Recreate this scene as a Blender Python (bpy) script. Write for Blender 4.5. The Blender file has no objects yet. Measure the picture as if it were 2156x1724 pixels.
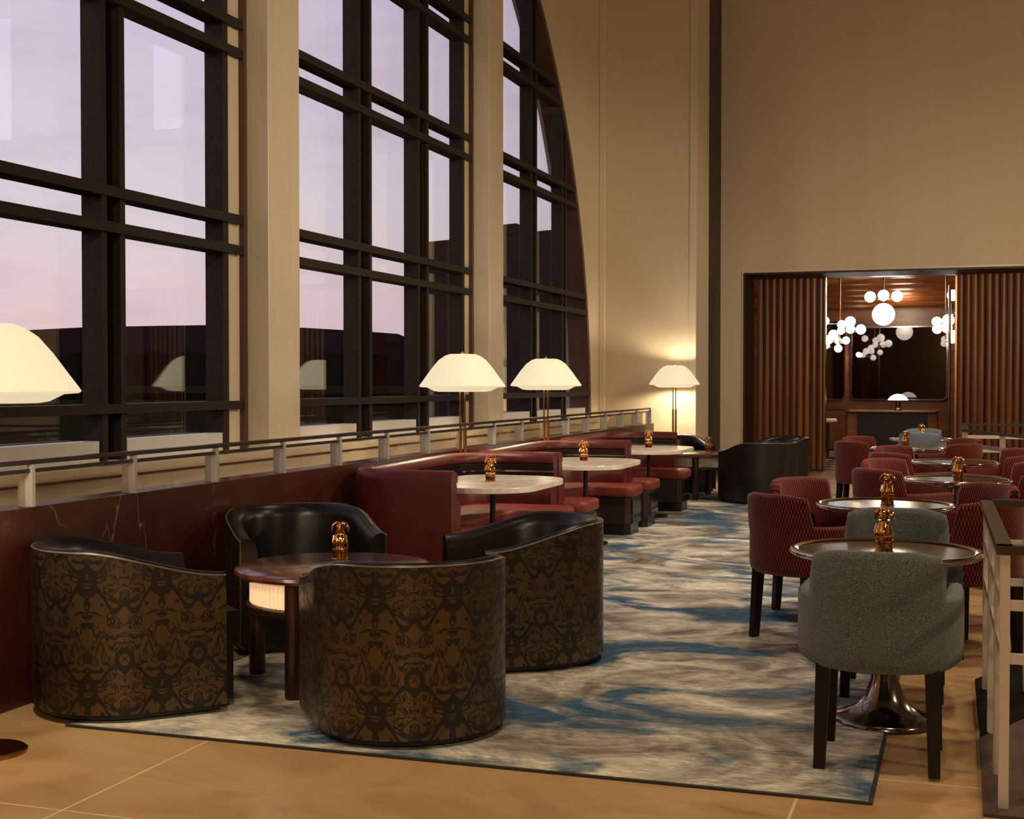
import bpy, bmesh, math, random
from mathutils import Vector, Matrix
R = math.radians; PI = math.pi
random.seed(7)
C = bpy.context.scene.collection
S = bpy.context.scene

# ---------------------------------------------------------------- camera
cam = bpy.data.cameras.new('camera'); co = bpy.data.objects.new('camera', cam); C.objects.link(co)
co.location = (0, 0, 1.45); co.rotation_euler = (R(90 - 1.2), 0, R(18.62))
cam.sensor_width = 36; cam.lens = 36 * 2820 / 2156; cam.clip_end = 2000
S.camera = co
S.view_settings.view_transform = 'Standard'; S.view_settings.look = 'None'
S.view_settings.exposure = 0.0; S.view_settings.gamma = 1.0
S.view_settings.use_curve_mapping = False

# ---------------------------------------------------------------- node helpers
class N:
    def __init__(s, tree): s.t = tree
    def add(s, typ, **kw):
        n = s.t.nodes.new(typ)
        for k, v in kw.items():
            if k.startswith('i_'):
                key = k[2:].replace('_', ' ')
                n.inputs[key].default_value = v
            else: setattr(n, k, v)
        return n
    def link(s, a, b): s.t.links.new(a, b)
    def m(s, op, a, b=None, c=None, clamp=False):
        n = s.t.nodes.new('ShaderNodeMath'); n.operation = op; n.use_clamp = clamp
        for i, v in enumerate((a, b, c)):
            if v is None: continue
            if isinstance(v, (int, float)): n.inputs[i].default_value = v
            else: s.link(v, n.inputs[i])
        return n.outputs[0]
    def ramp(s, fac, stops, interp='LINEAR'):
        n = s.t.nodes.new('ShaderNodeValToRGB'); n.color_ramp.interpolation = interp
        e = n.color_ramp.elements
        while len(e) < len(stops): e.new(.5)
        for i, (p, c) in enumerate(stops):
            e[i].position = p; e[i].color = (*c, 1) if len(c) == 3 else c
        s.link(fac, n.inputs[0]); return n.outputs[0]
    def mix(s, fac, a, b):
        n = s.t.nodes.new('ShaderNodeMix'); n.data_type = 'RGBA'
        for sock, v in ((n.inputs[0], fac), (n.inputs[6], a), (n.inputs[7], b)):
            if isinstance(v, (int, float)): sock.default_value = v
            elif isinstance(v, tuple): sock.default_value = (*v, 1)
            else: s.link(v, sock)
        return n.outputs[2]

# ---------------------------------------------------------------- world: dusk sky
w = bpy.data.worlds.new('dusk'); S.world = w; w.use_nodes = True
n = N(w.node_tree); w.node_tree.nodes.clear()
tc = n.add('ShaderNodeTexCoord'); sep = n.add('ShaderNodeSeparateXYZ'); n.link(tc.outputs['Generated'], sep.inputs[0])
grad = n.ramp(sep.outputs['Z'], [(0.0, (.80, .56, .59)), (.06, (.80, .62, .66)), (.13, (.74, .68, .74)), (.22, (.70, .62, .74)), (.33, (.66, .58, .75)), (1.0, (.42, .42, .66))])
mp = n.add('ShaderNodeMapping'); mp.inputs['Scale'].default_value = (5, 5, 26); n.link(tc.outputs['Generated'], mp.inputs[0])
nz = n.add('ShaderNodeTexNoise', i_Scale=1.0, i_Detail=7.0, i_Roughness=.58); n.link(mp.outputs[0], nz.inputs['Vector'])
cl = n.ramp(nz.outputs[0], [(.50, (0, 0, 0)), (.68, (1, 1, 1))])
col = n.mix(n.m('MULTIPLY', cl, .45), grad, (.58, .43, .53))
bg = n.add('ShaderNodeBackground', i_Strength=1.16); n.link(col, bg.inputs[0])
ow = n.add('ShaderNodeOutputWorld'); n.link(bg.outputs[0], ow.inputs[0])

# ---------------------------------------------------------------- unseen ceiling spots, added to light the hall
def fill_spot(x, y, z, tx, ty, tz, power, ang=70, col=(1, .70, .40), rad=.25, blend=.8):
    l = bpy.data.lights.new('added_spot', 'SPOT'); l.energy = power; l.color = col; l.spot_size = R(ang); l.spot_blend = blend; l.shadow_soft_size = rad
    o = bpy.data.objects.new('added_spot', l); C.objects.link(o); o.location = (x, y, z)
    o.rotation_euler = (Vector((tx, ty, tz)) - Vector((x, y, z))).to_track_quat('-Z', 'Y').to_euler()
def point(x, y, z, power, col=(1, .74, .42), rad=.05, spec=1.0):
    l = bpy.data.lights.new('light_source', 'POINT'); l.energy = power; l.color = col; l.shadow_soft_size = rad; l.specular_factor = spec
    o = bpy.data.objects.new('light_source', l); C.objects.link(o); o.location = (x, y, z); return o
HALL = 1.0
for (x, y, p) in ((-1.6, 2.4, 800), (1.2, 3.0, 500), (.6, 9.0, 700), (.6, 14.0, 700), (-1.6, 10.5, 500), (-1.6, 15.5, 500)):
    fill_spot(x, y, 8.9, x, y, 0, p * HALL * (1.15 if y > 8 else 1), col=(1, .78, .54) if y > 8 else (1, .72, .43))
# unseen point fills added behind and to the right of the camera
for (x, y, z, p) in ((.8, -2.6, 3.4, 330), (3.9, 4.5, 3.2, 170), (4.2, 11.0, 3.2, 330), (3.9, 17.0, 2.6, 150)):
    point(x, y, z, p * HALL, (1, .73, .44), .14)
fill_spot(.5, 15.5, 3.0, -.6, 21.0, 2.2, 190 * HALL, 90, (1, .82, .60), blend=1.0)  # added low spot that brightens the end wall and fluted panels
# unseen spots added to brighten the window piers and the lamp wall
fill_spot(3.5, 8.5, 5.5, -4.9, 10.8, 1.3, 920 * HALL, 60, (1, .83, .62))
fill_spot(3.5, 14.0, 5.5, -4.5, 17.8, 1.6, 660 * HALL, 55, (1, .82, .60))
fill_spot(-1.2, -2.5, 5.0, -4.9, 9.0, 2.2, 900 * HALL, 42, (1, .82, .60))

# ---------------------------------------------------------------- object helpers
def finish(name, bm, mat, parent=None, smooth=False, bevel=0, seg=2, auto=None):
    me = bpy.data.meshes.new(name); bmesh.ops.recalc_face_normals(bm, faces=bm.faces[:]) if bm.faces else None
    bm.to_mesh(me); bm.free()
    for m_ in (mat if isinstance(mat, (list, tuple)) else [mat]): me.materials.append(m_)
    o = bpy.data.objects.new(name, me); C.objects.link(o)
    if parent: o.parent = parent
    if smooth:
        for p in me.polygons: p.use_smooth = True
        if auto: me.set_sharp_from_angle(angle=R(auto))
    if bevel:
        b = o.modifiers.new('bevel', 'BEVEL'); b.width = bevel; b.segments = seg; b.limit_method = 'ANGLE'; b.angle_limit = R(35)
        b.harden_normals = False
    return o
def BM():
    bm = bmesh.new(); bm.loops.layers.uv.new('UVMap'); return bm
def tag(o, label, cat, group=None):
    o['label'] = label; o['category'] = cat
    if group: o['group'] = group
    return o
def struct(o): o['kind'] = 'structure'; return o
def thing(name, label, cat, loc=(0, 0, 0), rz=0, group=None):
    o = bpy.data.objects.new(name, None); C.objects.link(o); o.location = loc; o.rotation_euler = (0, 0, rz)
    o.empty_display_size = .1
    return tag(o, label, cat, group)
def dup(root, loc, rz=0, label=None, group=None, cat=None):
    def cp(o, par):
        c = o.copy(); C.objects.link(c)
        if par: c.parent = par
        for ch in [q for q in bpy.data.objects if q.parent == o and q is not c]: cp(ch, c)
        return c
    kids = {}
    r = root.copy(); C.objects.link(r); r.location = loc; r.rotation_euler = (0, 0, rz)
    for ch in list(root.children): cp(ch, r)
    if label: r['label'] = label
    if group: r['group'] = group
    if cat: r['category'] = cat
    return r

def box(bm, x0, x1, y0, y1, z0, z1, mi=0):
    v = [bm.verts.new((x, y, z)) for x in (x0, x1) for y in (y0, y1) for z in (z0, z1)]
    for f in ((0, 1, 3, 2), (4, 6, 7, 5), (0, 4, 5, 1), (2, 3, 7, 6), (0, 2, 6, 4), (1, 5, 7, 3)):
        fc = bm.faces.new([v[i] for i in f]); fc.material_index = mi
    return v
def prism(bm, poly, z0, z1, mi=0):
    a = [bm.verts.new((x, y, z0)) for x, y in poly]; b = [bm.verts.new((x, y, z1)) for x, y in poly]
    k = len(poly)
    bm.faces.new(a[::-1]).material_index = mi; bm.faces.new(b).material_index = mi
    for i in range(k): bm.faces.new((a[i], a[(i + 1) % k], b[(i + 1) % k], b[i])).material_index = mi
def lathe(bm, prof, seg=32, cx=0, cy=0, mi=0, sy=1.0):
    rings = []
    for r, z in prof:
        if r < 1e-5: rings.append([bm.verts.new((cx, cy, z))])
        else: rings.append([bm.verts.new((cx + r * math.cos(2 * PI * i / seg), cy + sy * r * math.sin(2 * PI * i / seg), z)) for i in range(seg)])
    for a, b in zip(rings, rings[1:]):
        for i in range(seg):
            j = (i + 1) % seg
            vs = [a[i % len(a)], a[j % len(a)], b[j % len(b)], b[i % len(b)]]
            u = []
            for v in vs:
                if v not in u: u.append(v)
            if len(u) > 2: bm.faces.new(u).material_index = mi
    if len(rings[0]) > 1: bm.faces.new(rings[0][::-1]).material_index = mi
    if len(rings[-1]) > 1: bm.faces.new(rings[-1]).material_index = mi
def tube(bm, p0, p1, r0, r1=None, seg=12, mi=0):
    r1 = r0 if r1 is None else r1
    p0 = Vector(p0); p1 = Vector(p1); d = (p1 - p0).normalized()
    s = d.orthogonal().normalized(); t = d.cross(s)
    a = [bm.verts.new(p0 + r0 * (s * math.cos(2 * PI * i / seg) + t * math.sin(2 * PI * i / seg))) for i in range(seg)]
    b = [bm.verts.new(p1 + r1 * (s * math.cos(2 * PI * i / seg) + t * math.sin(2 * PI * i / seg))) for i in range(seg)]
    bm.faces.new(a[::-1]).material_index = mi; bm.faces.new(b).material_index = mi
    for i in range(seg): bm.faces.new((a[i], a[(i + 1) % seg], b[(i + 1) % seg], b[i])).material_index = mi
def sphere(bm, c, r, seg=20, ring=12, sc=(1, 1, 1), mi=0):
    res = bmesh.ops.create_uvsphere(bm, u_segments=seg, v_segments=ring, radius=r)
    for v in res['verts']: v.co = Vector((v.co.x * sc[0], v.co.y * sc[1], v.co.z * sc[2])) + Vector(c)
    for f in set(f for v in res['verts'] for f in v.link_faces): f.material_index = mi
def rounded_path(pts, radii, step=.035):
    """open polyline with rounded corners -> list of (x,y,nx,ny,s); normal points to the left of travel"""
    out = []
    P = [Vector(p) for p in pts]
    for i, p in enumerate(P):
        if i == 0 or i == len(P) - 1: out.append(p.copy()); continue
        r = radii[i]
        a = (P[i - 1] - p).normalized(); b = (P[i + 1] - p).normalized()
        ang = a.angle(b); t = r / math.tan(ang / 2)
        A = p + a * t; B = p + b * t; cen = p + (a + b).normalized() * (r / math.sin(ang / 2))
        va = A - cen; vb = B - cen; tot = va.angle(vb); k = max(4, int(tot * r / step) + 1)
        sgn = 1 if va.x * vb.y - va.y * vb.x > 0 else -1
        for j in range(k + 1):
            q = Matrix.Rotation(sgn * tot * j / k, 2) @ va; out.append(cen + q)
    # subdivide the straights
    res = [out[0]]
    for a, b in zip(out, out[1:]):
        L = (b - a).length
        if L < 1e-6: continue
        k = max(1, int(L / step))
        for j in range(1, k + 1): res.append(a.lerp(b, j / k))
    fin = []; s = 0
    for i, p in enumerate(res):
        a = res[max(0, i - 1)]; b = res[min(len(res) - 1, i + 1)]
        t = (b - a).normalized()
        if i: s += (p - res[i - 1]).length
        fin.append((p.x, p.y, -t.y, t.x, s))
    return fin
def sweep(bm, path, prof, closed=True, caps=True, mi=0):
    """prof(s, L) -> list of (offset to the left of travel, z)"""
    uvl = bm.loops.layers.uv.verify(); L = path[-1][4]; rings = []; uvs = []
    for x, y, nx, ny, s in path:
        pr = prof(s, L); rings.append([bm.verts.new((x + nx * o, y + ny * o, z)) for o, z in pr])
        acc = 0; u = []
        for k, (o, z) in enumerate(pr): u.append((s, z))
        uvs.append(u)
    k = len(rings[0])
    for i in range(len(rings) - 1):
        for j in range(k if closed else k - 1):
            jj = (j + 1) % k
            f = bm.faces.new((rings[i][j], rings[i + 1][j], rings[i + 1][jj], rings[i][jj])); f.material_index = mi
            for lp, uv in zip(f.loops, (uvs[i][j], uvs[i + 1][j], uvs[i + 1][jj], uvs[i][jj])): lp[uvl].uv = uv
    if closed and caps:
        bm.faces.new(rings[0]).material_index = mi; bm.faces.new(rings[-1][::-1]).material_index = mi
def sstep(a, b, x):
    t = min(1, max(0, (x - a) / (b - a))); return t * t * (3 - 2 * t)

# ---------------------------------------------------------------- materials
def mat(name, col=(.5, .5, .5), rough=.5, metal=0.0, emit=None, estr=0.0, spec=.5, coat=0.0, sheen=0.0):
    m_ = bpy.data.materials.new(name); m_.use_nodes = True
    b = m_.node_tree.nodes['Principled BSDF']
    b.inputs['Base Color'].default_value = (*col, 1); b.inputs['Roughness'].default_value = rough
    b.inputs['Metallic'].default_value = metal; b.inputs['Specular IOR Level'].default_value = spec
    if coat: b.inputs['Coat Weight'].default_value = coat; b.inputs['Coat Roughness'].default_value = .12
    if sheen: b.inputs['Sheen Weight'].default_value = sheen
    if emit: b.inputs['Emission Color'].default_value = (*emit, 1); b.inputs['Emission Strength'].default_value = estr
    return m_
def nodes(m_): return N(m_.node_tree), m_.node_tree.nodes['Principled BSDF']
def bump(n, b, h, dist=.01, st=.5):
    bp = n.add('ShaderNodeBump', i_Strength=st, i_Distance=dist); n.link(h, bp.inputs['Height']); n.link(bp.outputs[0], b.inputs['Normal'])
def objco(n, sc=(1, 1, 1), rot=(0, 0, 0)):
    t = n.add('ShaderNodeTexCoord'); mp = n.add('ShaderNodeMapping'); mp.inputs['Scale'].default_value = sc; mp.inputs['Rotation'].default_value = rot
    n.link(t.outputs['Object'], mp.inputs[0]); return mp.outputs[0]
def noisy(name, c0, c1, scale=20, rough=.5, sc=(1, 1, 1), bst=0, bd=.004, detail=4, lo=.35, hi=.65, **kw):
    m_ = mat(name, c0, rough, **kw); n, b = nodes(m_)
    z = n.add('ShaderNodeTexNoise', i_Scale=scale, i_Detail=float(detail)); n.link(objco(n, sc), z.inputs['Vector'])
    n.link(n.ramp(z.outputs[0], [(lo, c0), (hi, c1)]), b.inputs['Base Color'])
    if bst: bump(n, b, z.outputs[0], bd, bst)
    return m_
M = {}
M['plaster'] = noisy('plaster', (.60, .50, .36), (.63, .53, .39), 3, .55, sc=(1, 1, .08))
M['pier'] = noisy('pier_paint', (.62, .53, .39), (.66, .57, .43), 8, .32, sc=(6, 6, .1), spec=.6)
M['cream_gloss'] = noisy('cream_stone', (.80, .68, .50), (.86, .74, .57), 5, .25, sc=(1, 1, 1))
M['panel_paint'] = noisy('panel_cloth', (.60, .49, .34), (.65, .55, .40), 30, .6, sc=(8, 8, .2))
M['dark_plaster'] = mat('dark_plaster', (.10, .07, .045), .7)
M['sill'] = mat('sill_white', (.62, .60, .58), .35)
M['bronze'] = noisy('bronze_frame', (.020, .016, .013), (.028, .022, .018), 40, .55, metal=.0, spec=.15)
M['bronze_trim'] = mat('brown_trim', (.075, .035, .022), .4)
M['steel'] = noisy('satin_steel', (.60, .58, .57), (.68, .66, .66), 60, .32, metal=.55)
M['steel_white'] = mat('pale_steel', (.62, .57, .52), .35, metal=.25)
M['black_metal'] = mat('black_metal', (.012, .011, .011), .3, spec=.6)
M['rail_dark'] = mat('dark_rail', (.022, .017, .014), .28, spec=.7)
M['brass'] = mat('polished_brass', (.78, .46, .14), .16, metal=1.0)
M['brass_dark'] = mat('aged_brass', (.38, .20, .07), .22, metal=1.0)
M['gold'] = mat('polished_gold', (.86, .44, .14), .09, metal=1.0)
M['chrome'] = mat('dark_chrome', (.66, .58, .52), .10, metal=1.0)
M['chrome_dark'] = mat('smoked_chrome', (.30, .25, .22), .15, metal=1.0)
M['leather_black'] = noisy('black_leather', (.006, .005, .006), (.011, .010, .011), 90, .30, bst=.25, bd=.002, spec=.38)
M['leather_red'] = noisy('oxblood_leather', (.080, .008, .007), (.115, .012, .009), 14, .40, bst=.1, bd=.002)
M['leather_red2'] = noisy('red_seat_leather', (.17, .022, .016), (.21, .030, .021), 14, .45, bst=.1, bd=.002)
M['piping'] = mat('silver_piping', (.22, .20, .19), .3, metal=.5)
M['leg_wood'] = mat('ebonised_wood', (.007, .004, .0035), .4, spec=.3)
M['leg_wood_brown'] = noisy('dark_walnut', (.026, .010, .006), (.045, .018, .010), 6, .3, sc=(8, 8, .6))
M['base_wood'] = noisy('plinth_wood', (.016, .009, .007), (.026, .014, .010), 8, .35, sc=(1, 1, 6))
M['mirror_plinth'] = mat('bronze_mirror', (.20, .15, .12), .15, metal=1.0)
M['shade'] = mat('lamp_shade', (.45, .42, .32), .5, emit=(1, .86, .56), estr=.72)
M['drum_lit'] = mat('lit_drum', (.8, .6, .4), .5, emit=(1, .62, .34), estr=.62)
M['drum_off'] = mat('pale_drum', (.55, .50, .46), .5)
M['globe'] = mat('opal_globe', (.9, .9, .95), .3, emit=(.93, .96, 1), estr=3.0)
M['light_source'] = mat('warm_bulb', (1, .8, .5), .3, emit=(1, .75, .38), estr=9.0)
M['strip'] = mat('light_strip', (1, .9, .8), .3, emit=(1, .9, .8), estr=1.0)
M['white_enamel'] = mat('white_enamel', (.9, .9, .9), .3, emit=(1, .98, 1), estr=1.6)
M['dark_void'] = mat('dark_lacquer', (.006, .004, .004), .35)
M['shadow_patch'] = mat('black_floor_shadow', (.005, .004, .004), .9, spec=.1)  # floor shadow put into an even black
M['asphalt'] = mat('dark_ground', (.012, .012, .005), 1.0, spec=0)
M['trees'] = noisy('dark_foliage', (.003, .003, .003), (.009, .006, .006), .5, .95, spec=0)
M['arena'] = noisy('dark_cladding', (.016, .010, .014), (.022, .014, .018), .3, .8, sc=(.2, .2, 14), spec=0)
M['block'] = noisy('brown_render', (.034, .022, .018), (.045, .030, .024), .3, .8, spec=0)
M['landing_brown'] = mat('stair_carpet', (.070, .043, .034), .8)  # plain brown of the landing floor
M['stair_black'] = mat('black_stair_side', (.006, .005, .005), .6)
M['navy'] = mat('navy_matte', (.010, .008, .035), .8)

# wood
def wood(name, c0, c1, c2, rough=.35, sc=(1, 1, .12), scale=7, coat=0.0):
    m_ = mat(name, c1, rough, coat=coat); n, b = nodes(m_)
    z = n.add('ShaderNodeTexNoise', i_Scale=scale, i_Detail=6.0, i_Roughness=.6, i_Distortion=.6); n.link(objco(n, sc), z.inputs['Vector'])
    n.link(n.ramp(z.outputs[0], [(.3, c0), (.5, c1), (.72, c2)]), b.inputs['Base Color']); return m_
M['flute_wood'] = wood('fluted_walnut', (.05, .014, .004), (.16, .052, .014), (.30, .115, .034), .32, (2.2, .01, .06), 5)
M['bar_wood'] = wood('bar_walnut', (.10, .026, .008), (.20, .060, .016), (.30, .105, .03), .35, (.3, .3, 2.2), 3)
M['table_wood'] = wood('rosewood_top', (.05, .014, .006), (.10, .028, .010), (.17, .055, .020), .20, (1, 6, 1), 5, coat=.6)
M['round_top'] = wood('smoked_wood_top', (.010, .005, .003), (.026, .013, .008), (.07, .038, .02), .18, (1, 5, 1), 6, coat=.1)
M['round_top'].node_tree.nodes['Principled BSDF'].inputs['Specular IOR Level'].default_value = .35
M['alcove_wood'] = wood('alcove_wood', (.014, .005, .003), (.022, .009, .004), (.035, .015, .007), .5, (5, 5, .1), 4)

# floor stone with grout lines 2.34 x 1.25 m
m_ = mat('tan_stone', (.5, .35, .2), .30, spec=.45); n, b = nodes(m_)
t = n.add('ShaderNodeTexCoord'); sp = n.add('ShaderNodeSeparateXYZ'); n.link(t.outputs['Object'], sp.inputs[0])
fx = n.m('ABSOLUTE', n.m('SUBTRACT', n.m('FRACT', n.m('DIVIDE', n.m('ADD', sp.outputs[0], 2.88 + 23.4 + 1.17), 2.34)), .5))
fy = n.m('ABSOLUTE', n.m('SUBTRACT', n.m('FRACT', n.m('DIVIDE', n.m('ADD', sp.outputs[1], 7.5 - 5.03 + .625), 1.25)), .5))
gr = n.m('MAXIMUM', n.m('LESS_THAN', fx, .0022), n.m('LESS_THAN', fy, .0034))
z1 = n.add('ShaderNodeTexNoise', i_Scale=1.1, i_Detail=7.0, i_Roughness=.6, i_Distortion=1.2); n.link(objco(n, (1, 1.6, 1)), z1.inputs['Vector'])
stone = n.ramp(z1.outputs[0], [(.30, (.34, .19, .085)), (.40, (.45, .28, .135)), (.52, (.53, .35, .185)), (.60, (.47, .30, .15)), (.72, (.36, .20, .09))])
n.link(n.mix(gr, stone, (.72, .60, .46)), b.inputs['Base Color'])
rr = n.m('MULTIPLY_ADD', z1.outputs[0], .25, .22); n.link(rr, b.inputs['Roughness'])
M['floor'] = m_

# rug: grey field in front, blue and sand streaks behind
m_ = mat('woven_rug', (.3, .3, .3), .95, spec=.1); n, b = nodes(m_)
t = n.add('ShaderNodeTexCoord'); sp = n.add('ShaderNodeSeparateXYZ'); n.link(t.outputs['Object'], sp.inputs[0])
def nz(scale, sc, det=6.0, dist=.6, rough=.62, off=0):
    z = n.add('ShaderNodeTexNoise', i_Scale=scale, i_Detail=det, i_Roughness=rough, i_Distortion=dist)
    mp = n.add('ShaderNodeMapping'); mp.inputs['Scale'].default_value = sc; mp.inputs['Location'].default_value = (off, off * .7, 0)
    n.link(t.outputs['Object'], mp.inputs[0]); n.link(mp.outputs[0], z.inputs['Vector']); return z.outputs[0]
a1 = nz(1.7, (1, 1.15, 1), off=3, dist=1.0); a2 = nz(.95, (1, 1.5, 1), off=11, dist=1.1); a3 = nz(26, (.6, 2.2, 1), 3.0, .2); a4 = nz(1.6, (.55, 2.4, 1), off=31)
grey = n.ramp(a1, [(.33, (.12, .10, .085)), (.43, (.26, .24, .215)), (.52, (.50, .48, .43)), (.64, (.80, .76, .66))])
greyb = n.mix(n.ramp(a2, [(.50, (0, 0, 0)), (.60, (1, 1, 1))]), grey, (.06, .13, .22))
back = n.ramp(a4, [(.38, (.018, .075, .20)), (.475, (.055, .135, .27)), (.505, (.30, .29, .26)), (.54, (.80, .50, .30)), (.60, (.54, .43, .33)), (.65, (.05, .13, .23))])
zone = n.m('GREATER_THAN', n.m('ADD', sp.outputs[1], n.m('MULTIPLY', nz(3, (1, 1, 1), off=5), .12)), 6.50)
ccc = n.mix(zone, greyb, back)
sp3 = n.ramp(a3, [(.3, (.62, .62, .62)), (.7, (1.25, 1.25, 1.25))])
mx = n.add('ShaderNodeMix', data_type='RGBA', blend_type='MULTIPLY'); mx.inputs[0].default_value = 1
n.link(ccc, mx.inputs[6]); n.link(sp3, mx.inputs[7]); n.link(mx.outputs[2], b.inputs['Base Color'])
bump(n, b, a3, .004, .4)
M['rug'] = m_
M['rug_edge'] = mat('rug_binding', (.03, .028, .025), .8)

# marbles
def marble(name, base, dark, vein, vscale, vw, rough, sc=(1, 1, 1), lo=.4, dist=1.4):
    m_ = mat(name, base, rough, coat=.15); n, b = nodes(m_)
    v = objco(n, sc)
    z = n.add('ShaderNodeTexNoise', i_Scale=vscale * 1.6, i_Detail=6.0); n.link(v, z.inputs['Vector'])
    z2 = n.add('ShaderNodeTexNoise', i_Scale=vscale, i_Detail=5.0, i_Distortion=dist, i_Roughness=.55); n.link(v, z2.inputs['Vector'])
    z3 = n.add('ShaderNodeTexNoise', i_Scale=vscale * .9, i_Detail=2.0); n.link(v, z3.inputs['Vector'])
    line = n.m('SUBTRACT', 1.0, n.m('DIVIDE', n.m('ABSOLUTE', n.m('SUBTRACT', z2.outputs[0], .5)), vw), clamp=True)
    line = n.m('MULTIPLY', line, n.m('MULTIPLY', n.m('SUBTRACT', z3.outputs[0], lo, clamp=True), 3.5, clamp=True))
    bc = n.ramp(z.outputs[0], [(.35, dark), (.65, base)])
    n.link(n.mix(line, bc, vein), b.inputs['Base Color']); return m_
M['marble_white'] = marble('white_marble', (.88, .83, .76), (.76, .70, .62), (.42, .30, .20), 3.2, .035, .22)
M['marble_red'] = marble('rosso_marble', (.075, .020, .013), (.034, .009, .006), (.34, .24, .18), 1.2, .0065, .30, lo=.42, sc=(1, 1.3, .8), dist=.5)
M['checker'] = mat('checker_tile', (.5, .5, .5), .3); n, b = nodes(M['checker'])
b.inputs['Roughness'].default_value = .6; b.inputs['Specular IOR Level'].default_value = .2
ck = n.add('ShaderNodeTexChecker', i_Scale=2.2); ck.inputs[1].default_value = (.50, .34, .20, 1); ck.inputs[2].default_value = (.02, .012, .008, 1)
n.link(objco(n, (1, 1, 1), (0, 0, R(45))), ck.inputs[0]); n.link(ck.outputs[0], b.inputs['Base Color'])

# patterned upholstery, driven by the UVs (metres along the shell, height)
def uv(n):
    t = n.add('ShaderNodeTexCoord'); s = n.add('ShaderNodeSeparateXYZ'); n.link(t.outputs['UV'], s.inputs[0]); return s.outputs[0], s.outputs[1]
def damask(name, gold, dark, met):
    m_ = mat(name, (.02, .015, .01), .38, spec=.5); n, b = nodes(m_); U, V = uv(n)
    pu = n.m('PINGPONG', n.m('ADD', U, 10 * .155 + .03), .155); vv = n.m('MODULO', n.m('ADD', V, .06), .46)
    cmb = n.add('ShaderNodeCombineXYZ'); n.link(pu, cmb.inputs[0]); n.link(vv, cmb.inputs[1])
    q = n.add('ShaderNodeTexNoise', i_Scale=13.0, i_Detail=1.0, i_Distortion=1.1); n.link(cmb.outputs[0], q.inputs['Vector'])
    q2 = n.add('ShaderNodeTexNoise', i_Scale=62.0, i_Detail=2.0, i_Distortion=1.0); n.link(cmb.outputs[0], q2.inputs['Vector'])
    def ring(cx, cy, sx, sy, r, wd):
        dx = n.m('DIVIDE', n.m('SUBTRACT', pu, cx), sx); dy = n.m('DIVIDE', n.m('SUBTRACT', vv, cy), sy)
        d = n.m('SQRT', n.m('ADD', n.m('MULTIPLY', dx, dx), n.m('MULTIPLY', dy, dy)))
        return n.m('LESS_THAN', n.m('ABSOLUTE', n.m('SUBTRACT', d, r)), wd)
    snake = n.m('LESS_THAN', n.m('ABSOLUTE', n.m('SUBTRACT', q.outputs[0], .50)), .034)
    snake2 = n.m('LESS_THAN', n.m('ABSOLUTE', n.m('SUBTRACT', n.m('SUBTRACT', vv, .12), n.m('MULTIPLY', n.m('SINE', n.m('MULTIPLY', pu, 40.5)), .045))), .013)
    snake3 = n.m('LESS_THAN', n.m('ABSOLUTE', n.m('SUBTRACT', n.m('SUBTRACT', vv, .27), n.m('MULTIPLY', n.m('SINE', n.m('MULTIPLY', pu, -40.5)), .035))), .011)
    pat = n.m('MAXIMUM', snake, n.m('MAXIMUM', snake2, n.m('MAXIMUM', ring(0, .20, 1, 1.3, .034, .010), n.m('MAXIMUM', ring(.155, .33, 1, 1.2, .032, .010), n.m('MAXIMUM', ring(0, .335, 1, 1, .012, .012), snake3)))))
    leaf = n.m('MULTIPLY', n.m('GREATER_THAN', q2.outputs[0], .52), n.m('GREATER_THAN', q.outputs[0], .56))
    pat = n.m('MAXIMUM', pat, leaf)
    n.link(n.mix(pat, gold, dark), b.inputs['Base Color'])
    n.link(n.m('MULTIPLY_ADD', pat, .10, .31), b.inputs['Roughness']); n.link(n.m('MULTIPLY_ADD', pat, -met, met), b.inputs['Metallic'])
    return m_
M['damask'] = damask('damask', (.135, .095, .048), (.009, .006, .005), .75)
M['damask_black'] = damask('black_damask', (.022, .022, .020), (.007, .006, .006), .2)
m_ = mat('red_weave', (.2, .03, .03), .8, spec=.2, sheen=.2); n, b = nodes(m_); U, V = uv(n)
row = n.m('FLOOR', n.m('DIVIDE', V, .026)); off = n.m('MULTIPLY', n.m('MODULO', row, 2.0), .5)
fu = n.m('ABSOLUTE', n.m('SUBTRACT', n.m('FRACT', n.m('ADD', n.m('DIVIDE', n.m('ADD', U, 4.0), .017), off)), .5))
fv = n.m('ABSOLUTE', n.m('SUBTRACT', n.m('FRACT', n.m('DIVIDE', V, .026)), .5))
blk = n.m('MAXIMUM', n.m('GREATER_THAN', fu, .26), n.m('GREATER_THAN', n.m('ADD', n.m('MULTIPLY', fu, .9), n.m('MULTIPLY', fv, .6)), .44))
n.link(n.mix(blk, (.25, .026, .020), (.006, .003, .003)), b.inputs['Base Color'])
bump(n, b, n.m('SUBTRACT', 1.0, blk), .003, .6)
M['weave'] = m_
def boucle(name, c0, c1):
    m_ = mat(name, c0, .95, spec=.15, sheen=.3); n, b = nodes(m_)
    z = n.add('ShaderNodeTexNoise', i_Scale=260.0, i_Detail=3.0); n.link(objco(n), z.inputs['Vector'])
    n.link(n.ramp(z.outputs[0], [(.38, c0), (.62, c1)]), b.inputs['Base Color']); bump(n, b, z.outputs[0], .004, .8); return m_
M['grey'] = boucle('grey_boucle', (.045, .062, .066), (.15, .19, .195))
M['blue'] = boucle('blue_boucle', (.12, .16, .23), (.24, .30, .40))

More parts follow.
